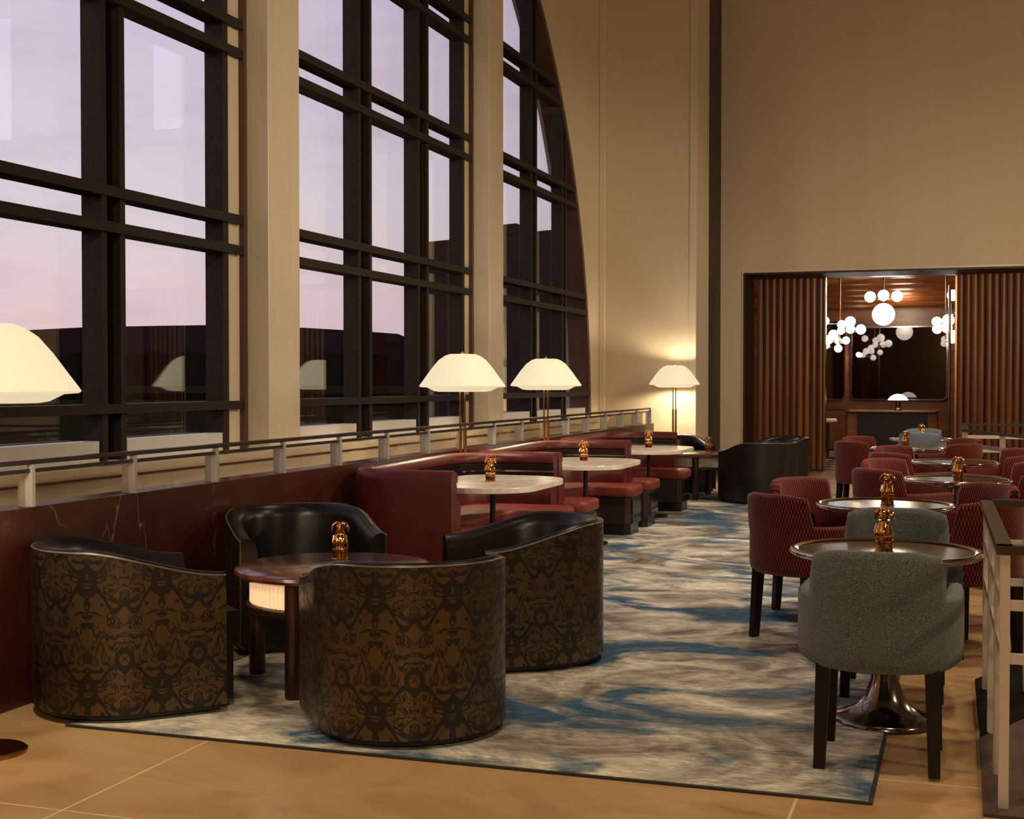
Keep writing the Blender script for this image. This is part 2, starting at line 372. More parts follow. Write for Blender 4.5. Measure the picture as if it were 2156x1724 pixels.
# glass: clear panes that mirror at grazing angles
def glass(name, tint, ior, op=1.0):
    m_ = bpy.data.materials.new(name); m_.use_nodes = True; n = N(m_.node_tree); m_.node_tree.nodes.clear()
    tr = n.add('ShaderNodeBsdfTransparent'); tr.inputs[0].default_value = (*tint, 1)
    gl = n.add('ShaderNodeBsdfGlossy', i_Roughness=0.0); gl.inputs[0].default_value = (1, 1, 1, 1)
    fr = n.add('ShaderNodeFresnel', i_IOR=ior); mx = n.add('ShaderNodeMixShader')
    ge = n.add('ShaderNodeNewGeometry')   # same reflectance from either side of the pane
    n.link(n.m('MULTIPLY_ADD', ge.outputs['Backfacing'], 1 / ior - ior, ior), fr.inputs['IOR'])
    n.link(fr.outputs[0], mx.inputs[0]); n.link(tr.outputs[0], mx.inputs[1]); n.link(gl.outputs[0], mx.inputs[2])
    o = n.add('ShaderNodeOutputMaterial'); n.link(mx.outputs[0], o.inputs[0]); return m_
M['window_glass'] = glass('window_glass', (.97, .97, .97), 1.7)
M['guard_glass'] = glass('guard_glass', (.90, .88, .84), 1.5)
M['mirror'] = mat('smoked_mirror', (.16, .13, .11), .02, metal=1.0)

# ================================================================ THE HALL
AX, AY, AZ, AR = -5.02, 11.33, .90, 6.97          # arch: wall plane, centre, radius
def arch(y):
    d = AR * AR - (y - AY) ** 2
    return AZ + math.sqrt(d) if d > 0 else AZ
bm = BM(); box(bm, -5.6, 9, -4, 24.0, -.12, 0); o = struct(finish('floor', bm, M['floor']))
bm = BM(); box(bm, -5.6, 9, -4, 22.3, 9, 9.1); struct(finish('ceiling', bm, M['dark_plaster']))
# left wall with the arched opening
bm = BM(); ys = [-4, 0, 3] + [AY - AR * math.cos(PI * i / 72) for i in range(73)] + [18.7, 19.0]
ys = sorted(set(round(y, 4) for y in ys)); WX = AX - .33
SILL = .96
for y0, y1 in zip(ys, ys[1:]):
    a0 = max(arch(y0), SILL); a1 = max(arch(y1), SILL)
    for x, flip in ((AX, 0), (WX, 1)):
        for q in (((y0, a0), (y1, a1), (y1, 9), (y0, 9)), ((y0, 0), (y1, 0), (y1, SILL), (y0, SILL))):
            bm.faces.new([bm.verts.new((x, yy, zz)) for yy, zz in q])
    bm.faces.new([bm.verts.new(p) for p in ((AX, y0, a0), (AX, y1, a1), (WX, y1, a1), (WX, y0, a0))])
    if a0 > SILL or a1 > SILL: bm.faces.new([bm.verts.new(p) for p in ((AX, y0, SILL), (AX, y1, SILL), (WX, y1, SILL), (WX, y0, SILL))])
bmesh.ops.remove_doubles(bm, verts=bm.verts[:], dist=1e-4)
struct(finish('wall_left', bm, M['plaster']))
bm = BM(); box(bm, 9, 9.1, -4, 22.3, 0, 9); struct(finish('wall_right', bm, M['dark_plaster']))
bm = BM(); box(bm, -5.35, 9.1, -4.1, -4, 0, 9); struct(finish('wall_front', bm, M['dark_plaster']))
# arch trim: brown band lining the arch
bm = BM(); seg = 72; rings = []
for i in range(seg + 1):
    a = PI * i / seg; c_, s_ = math.cos(a), math.sin(a)
    rings.append([bm.verts.new((x, AY - r * c_, AZ + r * s_)) for x, r in ((AX + .03, AR + .02), (AX + .03, AR - .07), (AX - .26, AR - .07), (AX - .26, AR + .02))])
for a, b_ in zip(rings, rings[1:]):
    for j in range(4): bm.faces.new((a[j], b_[j], b_[(j + 1) % 4], a[(j + 1) % 4]))
bm.faces.new(rings[0]); bm.faces.new(rings[-1][::-1])
struct(finish('trim_1', bm, M['bronze_trim']))
# piers
def pier(y0, y1, k):
    bm = BM(); box(bm, AX - .12, -4.80, y0, y1, 0, 9); o = struct(finish('trim_%d' % k, bm, M['pier'], bevel=.006))
    bm = BM(); box(bm, AX - .16, AX + .004, y0 - .20, y1 + .20, 0, 9); struct(finish('trim_%d' % (k + 1), bm, M['plaster']))
    bm = BM()
    for s in (y0 - .05, y1 + .002): box(bm, AX + .003, AX + .045, s, s + .048, 0, 9)
    struct(finish('trim_%d' % (k + 2), bm, M['bronze_trim']))
pier(8.70, 9.18, 2); pier(13.49, 13.95, 5); pier(3.95, 4.40, 8)
# sill plinth under the windows
bm = BM(); box(bm, AX, -4.74, -2, 18.2, 0, .90); box(bm, AX, -4.70, -2, 18.2, .90, .955); struct(finish('trim_11', bm, M['cream_gloss'], bevel=.004))
# windows
pairs = {1: (4.38, 8.50, [(5.66, 5.86), (6.98, 7.17)], [8.40]), 2: (9.38, 13.29, [(10.65, 10.88), (11.99, 12.22)], [9.46, 13.20]), 3: (14.15, 18.28, [(15.57, 15.76), (16.90, 17.05)], [14.23])}
TR = [(1.25, 1.31), (2.37, 2.435), (2.59, 2.655), (3.79, 3.855), (4.00, 4.065), (5.03, 5.095), (5.25, 5.315), (6.28, 6.345), (6.50, 6.565)]
FX0, FX1 = -5.145, -5.00
for k, (y0, y1, prs, ends) in pairs.items():
    win = bpy.data.objects.new('window_%d' % k, None); C.objects.link(win); win.location = (-5.15, (y0 + y1) / 2, SILL); struct(win)
    ox, oy, oz = win.location
    def yb(z):      # arch half chord at height z
        d = (AR - .07) ** 2 - (z - AZ) ** 2
        h = math.sqrt(max(d, 0)); return max(y0, AY - h), min(y1, AY + h)
    for pr in prs:
        for f in pr:
            zt = arch(f) - .07
            bm = BM(); box(bm, FX0 - ox, FX1 - ox, f - oy, f + .055 - oy, 0, zt - oz); finish('mullion', bm, M['bronze'], win)
        bm = BM(); a_, b_ = pr; box(bm, FX0 - .02 - ox, FX0 + .03 - ox, a_ + .05 - oy, b_ - oy, 0, arch(a_) - .08 - oz); finish('mullion_web', bm, M['black_metal'], win)
    for f in ends:
        bm = BM(); box(bm, FX0 - ox, FX1 - ox, f - oy, f + .07 - oy, 0, arch(f) - .07 - oz); finish('jamb', bm, M['bronze'], win)
    for z0, z1 in TR:
        ya, yc = yb(z1 + .0)
        if yc - ya < .2: continue
        bm = BM(); box(bm, FX0 + .01 - ox, FX1 + .025 - ox, ya - oy, yc + (.13 if k < 3 else 0) - oy, z0 - oz, z1 - oz); finish('transom', bm, M['bronze'], win)
    # pane
    bm = BM(); yy = [y0 + (y1 - y0) * i / 40 for i in range(41)]
    for xx in (FX0 - .012, FX0 - .024):
        for p, q in zip(yy, yy[1:]):
            bm.faces.new([bm.verts.new((xx - ox, u_ - oy, z_ - oz)) for u_, z_ in ((p, SILL), (q, SILL), (q, max(SILL + .01, arch(q) - .05)), (p, max(SILL + .01, arch(p) - .05)))])
    bmesh.ops.remove_doubles(bm, verts=bm.verts[:], dist=1e-4)
    me = bpy.data.meshes.new('pane'); bm.to_mesh(me); bm.free(); me.materials.append(M['window_glass'])
    po = bpy.data.objects.new('pane', me); C.objects.link(po); po.parent = win
    # white upstand boxes between the mullions
    edges = [y0] + [v for pr in prs for v in (pr[0] - .0, pr[1] + .055)] + [y1]
    for p, q in zip(edges[::2], edges[1::2]):
        q2 = min(q, 18.1)
        bm = BM(); box(bm, -5.12 - ox, -5.01 - ox, p + .02 - oy, q2 - .02 - oy, .955 - oz, 1.085 - oz); finish('sill_box', bm, M['sill'], win, bevel=.004)
# projecting end wall (lamp stands in front of it), alcove return, end wall
bm = BM(); box(bm, -5.6, -3.62, 18.90, 19.95, 0, 9); struct(finish('wall_return', bm, M['panel_paint']))
bm = BM(); box(bm, -5.02, -4.93, 18.84, 18.90, 0, 9); struct(finish('trim_12', bm, M['pier'], bevel=.01))
bm = BM(); box(bm, -3.70, -3.605, 18.885, 18.93, 0, 9); struct(finish('trim_13', bm, M['pier'], bevel=.004))
bm = BM(); box(bm, -4.6, -3.62, 19.95, 21.1, 0, 9); struct(finish('trim_14', bm, M['alcove_wood']))
# end wall with the wide opening (x from -3.27) and two high windows far right
bm = BM()
box(bm, -4.2, -3.27, 21.0, 22.0, 0, 3.14); box(bm, -4.2, 2.95, 21.0, 22.0, 3.14, 9)
box(bm, 2.95, 9.0, 21.0, 22.0, 3.14, 6.0); box(bm, 2.95, 9.0, 21.0, 22.0, 8.6, 9); box(bm, 4.25, 6.7, 21.0, 22.0, 6.0, 8.6); box(bm, 8.1, 9.0, 21.0, 22.0, 6.0, 8.6)
box(bm, 4.5, 9.0, 21.0, 22.0, 0, 3.14)
struct(finish('wall_back', bm, M['plaster']))
bm = BM(); box(bm, -3.27, 4.5, 20.985, 21.0, 3.14, 3.17); box(bm, -3.285, -3.27, 20.985, 21.0, 0, 3.17); struct(finish('trim_15', bm, M['pier']))
bm = BM(); box(bm, -3.27, -3.245, 21.03, 22.0, 0, 3.115); box(bm, -3.27, 4.5, 21.03, 22.0, 3.115, 3.14); struct(finish('trim_16', bm, M['alcove_wood']))
for k, x0, x1 in ((4, 2.95, 4.25), (5, 6.7, 8.1)):
    bm = BM(); box(bm, x0, x1, 21.95, 21.97, 6.0, 8.6); struct(finish('window_%d' % k, bm, M['window_glass']))
# fluted walnut panels either side of the bar opening
def fluted(name, x0, x1, label):
    t = thing(name, label, 'wall panel', ((x0 + x1) / 2, 22.15, 0), group=None)
    bm = BM(); n_ = max(2, round((x1 - x0) / .103)); wd = (x1 - x0) / n_; cx = (x0 + x1) / 2
    pts = []
    for i in range(n_):
        for j in range(7):
            a = PI * j / 6; pts.append((x0 + wd * (i + .5) - wd * .5 * math.cos(a) - cx, -.012 - .040 * math.sin(a)))
    pts += [(x1 - cx, .10), (x0 - cx, .10)]
    prism(bm, pts, .03, 3.13); finish('fluted_face', bm, M['flute_wood'], t)
    bm = BM(); box(bm, x0 - cx, x1 - cx, -.05, .11, 0, .03); finish('plinth', bm, M['dark_void'], t)
    e = (x1 - cx) if x0 < -2 else (x0 - cx - .03)
    bm = BM(); box(bm, e, e + .03, -.06, .12, 0, 3.13); finish('edge_post', bm, M['brass_dark'], t)
    return t
fluted('fluted_panel', -3.22, -2.14, 'tall fluted walnut panel left of the bar opening, behind the black tub chairs')
fluted('fluted_panel', -.10, 4.58, 'tall fluted walnut panel right of the bar opening, behind the far white railing')

# marble dwarf wall with guard rail
bm = BM(); box(bm, -4.13, -3.97, -1.0, 17.8, 0, .885); struct(finish('wall_partition', bm, M['marble_red'], bevel=.003))
rail = thing('guard_railing', 'dark topped glass guard railing with pale posts on the red marble wall', 'railing', (-4.0, 8.4, .885))
def rloc(bm, *a): box(bm, a[0] + 4.0, a[1] + 4.0, a[2] - 8.4, a[3] - 8.4, a[4] - .885, a[5] - .885)
bm = BM(); rloc(bm, -4.0, -3.955, -1, 17.55, 1.078, 1.10); finish('handrail', bm, M['rail_dark'], rail, bevel=.003)
bm = BM(); rloc(bm, -3.985, -3.965, -1, 17.55, 1.040, 1.058); finish('lower_rail', bm, M['rail_dark'], rail)
y = 5.01 - .785 * 4
while y < 17.6:
    bm = BM(); rloc(bm, -4.035, -3.985, y - .008, y + .012, .885, 1.045); rloc(bm, -3.985, -3.955, y - .012, y + .012, .885, 1.078); finish('post', bm, M['steel'], rail, bevel=.002)
    bm = BM(); rloc(bm, -3.996, -3.988, y + .02, min(y + .765, 17.6), .885, 1.04); finish('glass_panel', bm, M['guard_glass'], rail)
    y += .785

# rug
t = thing('rug', 'large woven rug, mottled grey in front and blue and sand streaks beyond', 'rug', (-1.9, 11.1, 0))
bm = BM(); box(bm, -3.55 + 1.9, -.30 + 1.9, 4.72 - 11.1, 17.5 - 11.1, 0.001, .010); finish('pile', bm, M['rug'], t); t.children[0].data.transform(Matrix.Identity(4))
bm = BM()
for a in ((-3.565, -.285, 4.705, 4.72), (-.30, -.285, 4.72, 17.5), (-3.565, -3.55, 4.72, 17.5), (-3.565, -.285, 17.5, 17.515)): box(bm, a[0] + 1.9, a[1] + 1.9, a[2] - 11.1, a[3] - 11.1, 0.0005, .009)
finish('binding', bm, M['rug_edge'], t)

# ================================================================ OUTSIDE
bm = BM(); box(bm, -900, -5.8, -300, 900, -1.2, -.6); struct(finish('ground', bm, M['asphalt']))
def campt(lat, d): # lateral / forward -> world
    th = R(18.62); return (math.cos(th) * lat - math.sin(th) * d, math.sin(th) * lat + math.cos(th) * d)
def vprism(bm, poly, d0, d1):      # outline in (lateral, z) at distance d0, given real depth to d1
    a = [bm.verts.new((*campt(l, d0), z)) for l, z in poly]; b_ = [bm.verts.new((*campt(l, d1), z)) for l, z in poly]
    k = len(poly); bm.faces.new(a); bm.faces.new(b_[::-1])
    for i in range(k): bm.faces.new((a[i], b_[i], b_[(i + 1) % k], a[(i + 1) % k]))
s_ = 150 / 2820
def pl(u, v, d): return ((u - 1078) * d / 2820, 1.45 + (803 - v) * d / 2820)
bm = BM(); vprism(bm, [pl(*p, 150) for p in ((-700, 806), (-700, 715), (-200, 704), (60, 695), (180, 689), (330, 686), (470, 684), (640, 690), (760, 697), (838, 703), (828, 718), (815, 726), (808, 742), (806, 806))], 150, 230)
o = finish('arena_building', bm, M['arena']); tag(o, 'long dark arena with an upturned roof tip on the horizon outside', 'building')
bm = BM(); rnd = random.Random(3); pts = [pl(-900, 812, 110)]
u = -900
while u < 870: pts.append(pl(u, 748 + rnd.uniform(-9, 6) + (18 if u < 200 else 0) * 0, 110)); u += 14
pts += [pl(880, 760, 110), pl(890, 812, 110)]
vprism(bm, pts, 110, 122)
o = finish('tree_line', bm, M['trees']); tag(o, 'dark line of trees along the field below the arena', 'trees'); o['kind'] = 'stuff'
bm = BM(); a = [campt(*p) for p in ((-4.25, 66), (6.0, 57), (20, 75), (6, 90))]
prism(bm, a, -.6, 8.3); q = [campt(*p) for p in ((-.55, 62.6), (.2, 62.0), (.8, 64), (.1, 64.6))]; prism(bm, q, 8.3, 8.75)
o = finish('flat_roofed_building', bm, M['block']); tag(o, 'flat roofed brown building seen through the right hand windows', 'building')

# ================================================================ BANQUETTES
def banquette(label, loc):
    x0, x1, W = -3.94, -3.10, 2.36
    t = thing('banquette', label, 'banquette', (loc[0], loc[1], 0), group=None)
    xa = x0 - (-3.5); xb = x1 + 3.5
    P = rounded_path([(xb, W), (xa, W), (xa, 0), (xb, 0)], [0, .46, .46, 0])      # travels so that left = inside
    def pr(f): return lambda s, L: f
    bm = BM(); sweep(bm, P, pr([(0, .02), (0, .80), (.006, .835), (.03, .858), (.06, .865), (.10, .855), (.122, .825), (.118, .79), (.095, .775), (.09, .02)])); finish('back_shell', bm, M['leather_red'], t, smooth=True, auto=50)
    bm = BM(); sweep(bm, P, pr([(.09, .66), (.09, .77), (.105, .77), (.105, .66)])); rb = finish('recess_band', bm, M['leather_black'], t, smooth=True, auto=40)
    bm = BM(); sweep(bm, P, pr([(.105, .712), (.105, .726), (.118, .726), (.118, .712)])); finish('metal_strip', bm, M['chrome'], rb, smooth=True, auto=40)
    bm = BM(); sweep(bm, P, pr([(.09, .44), (.09, .66), (.12, .675), (.15, .668), (.172, .64), (.178, .44)])); finish('back_cushion', bm, M['leather_red'], t, smooth=True, auto=50)
    # U shaped seat and plinth
    xs = -2.90 + 3.5; iy0, iy1, ix = .60, W - .60, xa + .62; r = .12
    def upoly(e, ex=0):
        o = .13; pts = [(xs + ex - .05, o), (xs + ex, o + .05), (xs + ex, iy0 - .05 - e), (xs + ex - .05, iy0 - e), (ix + r - e, iy0 - e)]
        for i in range(1, 6):
            a = -PI / 2 - PI / 2 * i / 6; pts.append((ix + r + r * math.cos(a) - e, iy0 + r + r * math.sin(a) - e))
        pts += [(ix - e, iy0 + r), (ix - e, iy1 - r)]
        for i in range(1, 6):
            a = PI - PI / 2 * i / 6; pts.append((ix + r + r * math.cos(a) - e, iy1 - r + r * math.sin(a) + e))
        pts += [(ix + r - e, iy1 + e), (xs + ex - .05, iy1 + e), (xs + ex, iy1 + .05 + e), (xs + ex, W - o - .05), (xs + ex - .05, W - o)]
        # back edge follows the shell
        pts += [(xa + .55, W - .12), (xa + .25, W - .20), (xa + .12, W - .45), (xa + .12, .45), (xa + .25, .20), (xa + .55, .12)]
        return pts
    bm = BM(); prism(bm, upoly(0), .36, .462); finish('seat', bm, M['leather_red2'], t, smooth=True, bevel=.035, seg=4, auto=50)
    bm = BM(); prism(bm, upoly(.03, -.03), .10, .36); bs = finish('base', bm, M['base_wood'], t, bevel=.006)
    bm = BM(); prism(bm, upoly(.05, -.05), .0, .10); finish('plinth', bm, M['leather_black'], t)
    for yy in (.36, W - .36):
        bm = BM(); box(bm, xs - .032, xs - .022, yy - .17, yy + .17, .19, .34); box(bm, xs - .032, xs - .022, yy - .17, yy + .17, .11, .17); finish('end_panel', bm, M['mirror_plinth'], bs, bevel=.002)
    return t
BY = [7.98, 10.38, 12.78]
b0 = banquette('oxblood leather curved banquette nearest the camera, lamp at its far corner', (-3.5, BY[0]))
dup(b0, (-3.5, BY[1], 0), 0, 'oxblood leather curved banquette in the middle of the row of three')
dup(b0, (-3.5, BY[2], 0), 0, 'oxblood leather curved banquette farthest down, next to the far lamp wall')
for o in [q for q in C.objects if q.name.startswith('banquette')]: o['group'] = 'curved banquettes along the marble wall'

# marble tables in the banquettes
def marble_table(label, x, y):
    t = thing('marble_table', label, 'table', (x, y, .0), group='white marble tables in the banquettes')
    bm = BM(); pts = []
    hx, hy = .42, .64
    for cx, cy, a0, r in ((hx, hy, 0, .34), (-hx, hy, 90, .22), (-hx, -hy, 180, .22), (hx, -hy, 270, .34)):
        for i in range(9):
            a = R(a0 + 90 * i / 8); pts.append((cx - math.copysign(r, cx) + r * math.cos(a), cy - math.copysign(r, cy) + r * math.sin(a)))
    prism(bm, pts, .692, .73); finish('tabletop', bm, M['marble_white'], t, bevel=.004, smooth=False)
    bm = BM(); lathe(bm, [(.022, .06), (.020, .68), (.10, .688), (.10, .692)], 16); pd = finish('pedestal', bm, M['black_metal'], t, smooth=True, auto=40)
    bm = BM(); lathe(bm, [(.036, .02), (.036, .16), (.024, .17)], 16); finish('collar', bm, M['chrome_dark'], pd, smooth=True, auto=40)
    bm = BM(); lathe(bm, [(.20, .0), (.20, .015), (.03, .03)], 28); finish('base', bm, M['black_metal'], t, smooth=True, auto=40)
    return t
mt = marble_table('white marble table in the nearest red banquette', -3.17, 8.98)
dup(mt, (-3.17, 11.45, 0), 0, 'white marble table in the middle red banquette')
dup(mt, (-3.17, 13.98, 0), 0, 'white marble table in the farthest red banquette')

# ================================================================ FLOOR LAMPS
def floor_lamp(label, x, y, pw):
    t = thing('floor_lamp', label, 'floor lamp', (x, y, 0), R(0), group='domed twin pole floor lamps')
    bm = BM(); lathe(bm, [(.145, 0), (.145, .012), (.135, .018), (0, .018)], 36); finish('base', bm, M['brass_dark'], t, smooth=True, auto=30)
    for s in (-1, 1):
        bm = BM(); tube(bm, (s * .018, s * .008, .016), (s * .018, s * .008, 1.06), .0155, seg=14); finish('sleeve', bm, M['brass'], t, smooth=True, auto=40)
        bm = BM(); tube(bm, (s * .018, s * .008, 1.05), (s * .018, s * .008, 1.40), .0075, seg=10); finish('pole', bm, M['brass_dark'], t, smooth=True, auto=40)
    bm = BM(); lathe(bm, [(.105, 1.668), (.105, 1.674), (.145, 1.660), (.195, 1.625), (.25, 1.560), (.30, 1.490), (.345, 1.428), (.355, 1.412), (.345, 1.404), (.29, 1.400), (.262, 1.386), (.235, 1.372), (.20, 1.366), (.195, 1.370), (.23, 1.378), (.285, 1.406), (.335, 1.416), (.292, 1.488), (.243, 1.556), (.190, 1.619), (.142, 1.653), (.105, 1.668)], 48); 
    for f in [f for f in bm.faces if len(f.verts) > 10]: bm.faces.remove(f)
    bmesh.ops.remove_doubles(bm, verts=bm.verts[:], dist=1e-5)
    sh = finish('lamp_shade', bm, M['shade'], t, smooth=True, auto=50)
    bm = BM()
    for k in range(3): tube(bm, (0, 0, 1.672), (.108 * math.cos(k * 2.094), .108 * math.sin(k * 2.094), 1.670), .003, seg=6)
    finish('spider', bm, M['brass_dark'], sh)
    bm = BM(); lathe(bm, [(.022, 1.670), (.022, 1.678), (.022, 1.686), (.008, 1.690), (.008, 1.698), (.0, 1.70)], 16); finish('finial', bm, M['brass_dark'], sh, smooth=True, auto=40)
    return t
LAMPS = [(-3.60, 4.28, 'domed floor lamp at the left picture edge beside the marble wall', 30, 8), (-3.90, 10.30, 'domed floor lamp between the first and second banquettes', 22, 14), (-3.93, 12.72, 'domed floor lamp between the second and third banquettes', 22, 14), (-3.83, 18.48, 'domed floor lamp glowing against the pale end wall', 42, 28)]
l0 = None
for x, y, lab, p1, p2 in LAMPS:
    if l0 is None: l0 = floor_lamp(lab, x, y, p1)
    else: dup(l0, (x, y, 0), 0, lab)
    point(x, y - .0, 1.43, p1, (1, .82, .56), .04); point(x, y, 1.635, p2, (1, .82, .56), .02)

# ================================================================ TUB CHAIRS AND LOW TABLES
def tub_chair(label, loc, rz, group, shell='damask'):
    t = thing('tub_chair', label, 'armchair', (*loc, 0), rz, group)     # faces local +Y
    r = .405; fr = .34
    P = rounded_path([(r, fr), (r, -r + .0), (-r, -r), (-r, fr)], [0, .395, .395, 0], .025); P = [(x, y, -nx, -ny, s) for x, y, nx, ny, s in P]
    L = P[-1][4]
    def h(s):
        d = min(s, L - s)             # distance from the arm front
        return .608 + .118 * sstep(.0, .62, d)
    # travelling so, inside is along +n after flip? resolve by sign test
    sx = 1
    x, y, nx, ny, s = P[len(P) // 2]
    if ny < 0: sx = -1
    P = [(x, y, sx * nx, sx * ny, s) for x, y, nx, ny, s in P]
    bm = BM(); sweep(bm, P, lambda s, L: [(0, .035)] + [(0, .035 + (h(s) - .047) * k / 8) for k in range(1, 9)] + [(.012, h(s) - .010), (.012, .035)]); ps = finish('patterned_shell', bm, M[shell], t, smooth=True, auto=45)
    bm = BM(); sweep(bm, P, lambda s, L: [(.010, .05), (.010, h(s) - .012), (.016, h(s) - .002), (.035, h(s) + .004), (.062, h(s) - .004), (.085, h(s) - .03), (.095, h(s) - .07), (.10, .30), (.10, .05)]); finish('inner_upholstery', bm, M['leather_black'], t, smooth=True, auto=50)
    bm = BM(); pr = [(0.004 + .005 * math.cos(a), .005 * math.sin(a)) for a in [2 * PI * i / 6 for i in range(6)]]
    sweep(bm, P, lambda s, L: [(o, h(s) - .010 + z) for o, z in pr]); finish('piping', bm, M['piping'], ps, smooth=True)
    bm = BM(); pts = [(.30, .40), (.30, -.10)] + [(.30 * math.cos(R(-a)), -.05 + .27 * math.sin(R(-a))) for a in range(10, 171, 20)] + [(-.30, -.10), (-.30, .40)]
    prism(bm, pts, .03, .30); finish('base', bm, M['leather_black'], t, bevel=.02, seg=3)
    pts = [(x_ * .985, y_ * 1.07 if y_ > 0 else y_) for x_, y_ in pts]
    bm = BM(); prism(bm, pts, .30, .42); finish('seat_cushion', bm, M['leather_black'], t, smooth=True, bevel=.03, seg=4, auto=50)
    bm = BM(); P2 = [(x_ * .93, y_ * .93, nx, ny, s) for x_, y_, nx, ny, s in P]
    sweep(bm, P2, lambda s, L: [(0, 0.010), (0, .036), (.05, .036), (.05, 0.010)]); box(bm, -.27, .27, -.25, .36, .010, .031); finish('plinth', bm, M['dark_void'], t)
    return t
def face(dx, dy): return math.atan2(dy, dx) - PI / 2      # local +Y points to (dx,dy)
G1 = 'damask tub chairs round the lit low table'
c0 = tub_chair('damask backed tub chair nearest the marble wall, left of the low table', (-3.56, 5.14), face(.68, .72), G1)
dup(c0, (-2.20, 5.17, 0), face(-.60, .80), 'damask backed tub chair in front with its back to the camera', G1)
dup(c0, (-2.17, 6.66, 0), face(-.80, -.60), 'damask backed tub chair on the right of the low table showing its inside', G1)
dup(c0, (-3.52, 6.72, 0), face(.66, -.75), 'black leather tub chair behind the low table facing the camera', G1)
G2 = 'black tub chairs at the far low table'
c1 = tub_chair('black tub chair by the fluted panel with its back to the aisle', (-2.27, 16.08), face(-.62, .78), G2, 'damask_black')
dup(c1, (-2.28, 17.45, 0), face(-.8, -.6), 'black tub chair mostly hidden behind the far black tub chair', G2)
dup(c1, (-3.58, 17.42, 0), face(.6, -.8), 'black tub chair just below the far floor lamp', G2)

def low_table(label, loc, lit, rz=0):
    t = thing('low_table', label, 'low table', (*loc, 0), rz, 'round low tables with ribbed drums')
    bm = BM(); lathe(bm, [(.0, .512), (.455, .512), (.475, .522), (.48, .535), (.475, .548), (.455, .558), (0, .558)], 56); finish('tabletop', bm, M['table_wood'], t, smooth=True, auto=35)
    bm = BM(); pts = []; n_ = 90
    for i in range(n_ * 4):
        a = 2 * PI * i / (n_ * 4); rr_ = .400 + .006 * (1, .3, -.9, .3)[i % 4]; pts.append((rr_ * math.cos(a), rr_ * math.sin(a)))
    prism(bm, pts, .395, .512); finish('ribbed_drum', bm, M['drum_lit'] if lit else M['drum_off'], t)
    bm = BM(); lathe(bm, [(0, .355), (.41, .355), (.425, .365), (.425, .385), (.41, .395), (0, .395)], 48); finish('lower_ring', bm, M['leg_wood_brown'], t, smooth=True, auto=35)
    for k in range(4):
        a = PI / 2 * k - PI / 2; cx, cy = .425 * math.cos(a), .425 * math.sin(a)
        bm = BM(); lathe(bm, [(.036, .0), (.040, .02), (.040, .52)], 20, cx, cy, sy=1); finish('leg', bm, M['leg_wood_brown'], t, smooth=True, auto=40)
    return t
low_table('round rosewood low table with a lit ribbed drum among the damask tub chairs', (-2.87, 5.84), True)
low_table('round dark low table with an unlit pale ribbed drum at the far black tub chairs', (-3.08, 16.55), False)

# ================================================================ DINING CHAIRS
def dining_chair(name, label, mt_, loc, rz, group):
    t = thing(name, label, 'chair', (*loc, 0), rz, group)               # faces local +Y
    hw, bk, fr = .305, -.300, .23
    P = rounded_path([(hw, fr), (hw, bk), (-hw, bk), (-hw, fr)], [0, .285, .285, 0], .014)
    x, y, nx, ny, s = P[len(P) // 2]; sg = 1 if ny > 0 else -1
    P = [(x, y, sg * nx, sg * ny, s) for x, y, nx, ny, s in P]; L = P[-1][4]
    def prof(s, L_):
        d = min(s, L - s); k = sstep(.425, .468, d); e = sstep(.41, .60, d)
        h = .655 + .150 * k + .022 * e
        lean = -.02 * k
        b0 = .415 - .02 * sstep(.0, .5, d)
        return [(.03, b0 - .015), (.006, b0 + .006), (0, b0 + .03), (0, .50), (0, .60), (lean * .3 + .001, .64), (lean * .9 + .003, h - .03), (lean + .012, h - .006), (lean + .03, h), (lean + .052, h - .006), (lean + .066, h - .03), (.068, .50), (.07, b0 - .015)]
    bm = BM(); sweep(bm, P, prof); finish('backrest', bm, mt_, t, smooth=True, auto=60)
    pts = [(.25, .25), (.25, -.12), (.17, -.23), (-.17, -.23), (-.25, -.12), (-.25, .25)]
    bm = BM(); prism(bm, pts, .385, .475)
    uvl = bm.loops.layers.uv.verify()
    for f in bm.faces:
        for lp in f.loops: lp[uvl].uv = (lp.vert.co.x + lp.vert.co.y * .5, lp.vert.co.z + lp.vert.co.y)
    finish('seat', bm, mt_, t, smooth=True, bevel=.025, seg=3, auto=50)
    for sx in (-1, 1):
        for sy in (-1, 1):
            bm = BM(); x0, y0 = sx * .194, (-.172 if sy < 0 else .20); x1, y1 = sx * .205, (-.195 if sy < 0 else .21)
            a = [bm.verts.new((x1 + p * .021, y1 + q * .021, 0)) for p, q in ((-1, -1), (1, -1), (1, 1), (-1, 1))]
            b_ = [bm.verts.new((x0 + p * .026, y0 + q * .026, .40)) for p, q in ((-1, -1), (1, -1), (1, 1), (-1, 1))]
            bm.faces.new(a[::-1]); bm.faces.new(b_)
            for i in range(4): bm.faces.new((a[i], a[(i + 1) % 4], b_[(i + 1) % 4], b_[i]))
            finish('leg', bm, M['leg_wood'], t, bevel=.002)
    return t
T = [(-.31, 5.88), (-.43, 8.08), (-.04, 10.45), (-.07, 12.72), (-.56, 14.9), (-.50, 17.72)]
GG = 'grey boucle armchairs at the nearest round table'
g0 = dining_chair('dining_chair', 'grey boucle armchair in the foreground with its back to the camera', M['grey'], (-.295, 5.27), 0, GG)
dup(g0, (-.30, 6.47, 0), PI, 'grey boucle armchair across the nearest round table, facing the camera', GG)
GR = 'red woven armchairs round the dining tables'
names = ['second round table from the camera', 'third round table from the camera', 'fourth round table from the camera', 'fifth round table from the camera']
pos = [(-.40, -.47, .62, .78, 'near left'), (-.40, .45, .70, -.71, 'far left'), (.43, -.46, -.68, .73, 'near right'), (.43, .45, -.70, -.71, 'far right')]
r0 = None
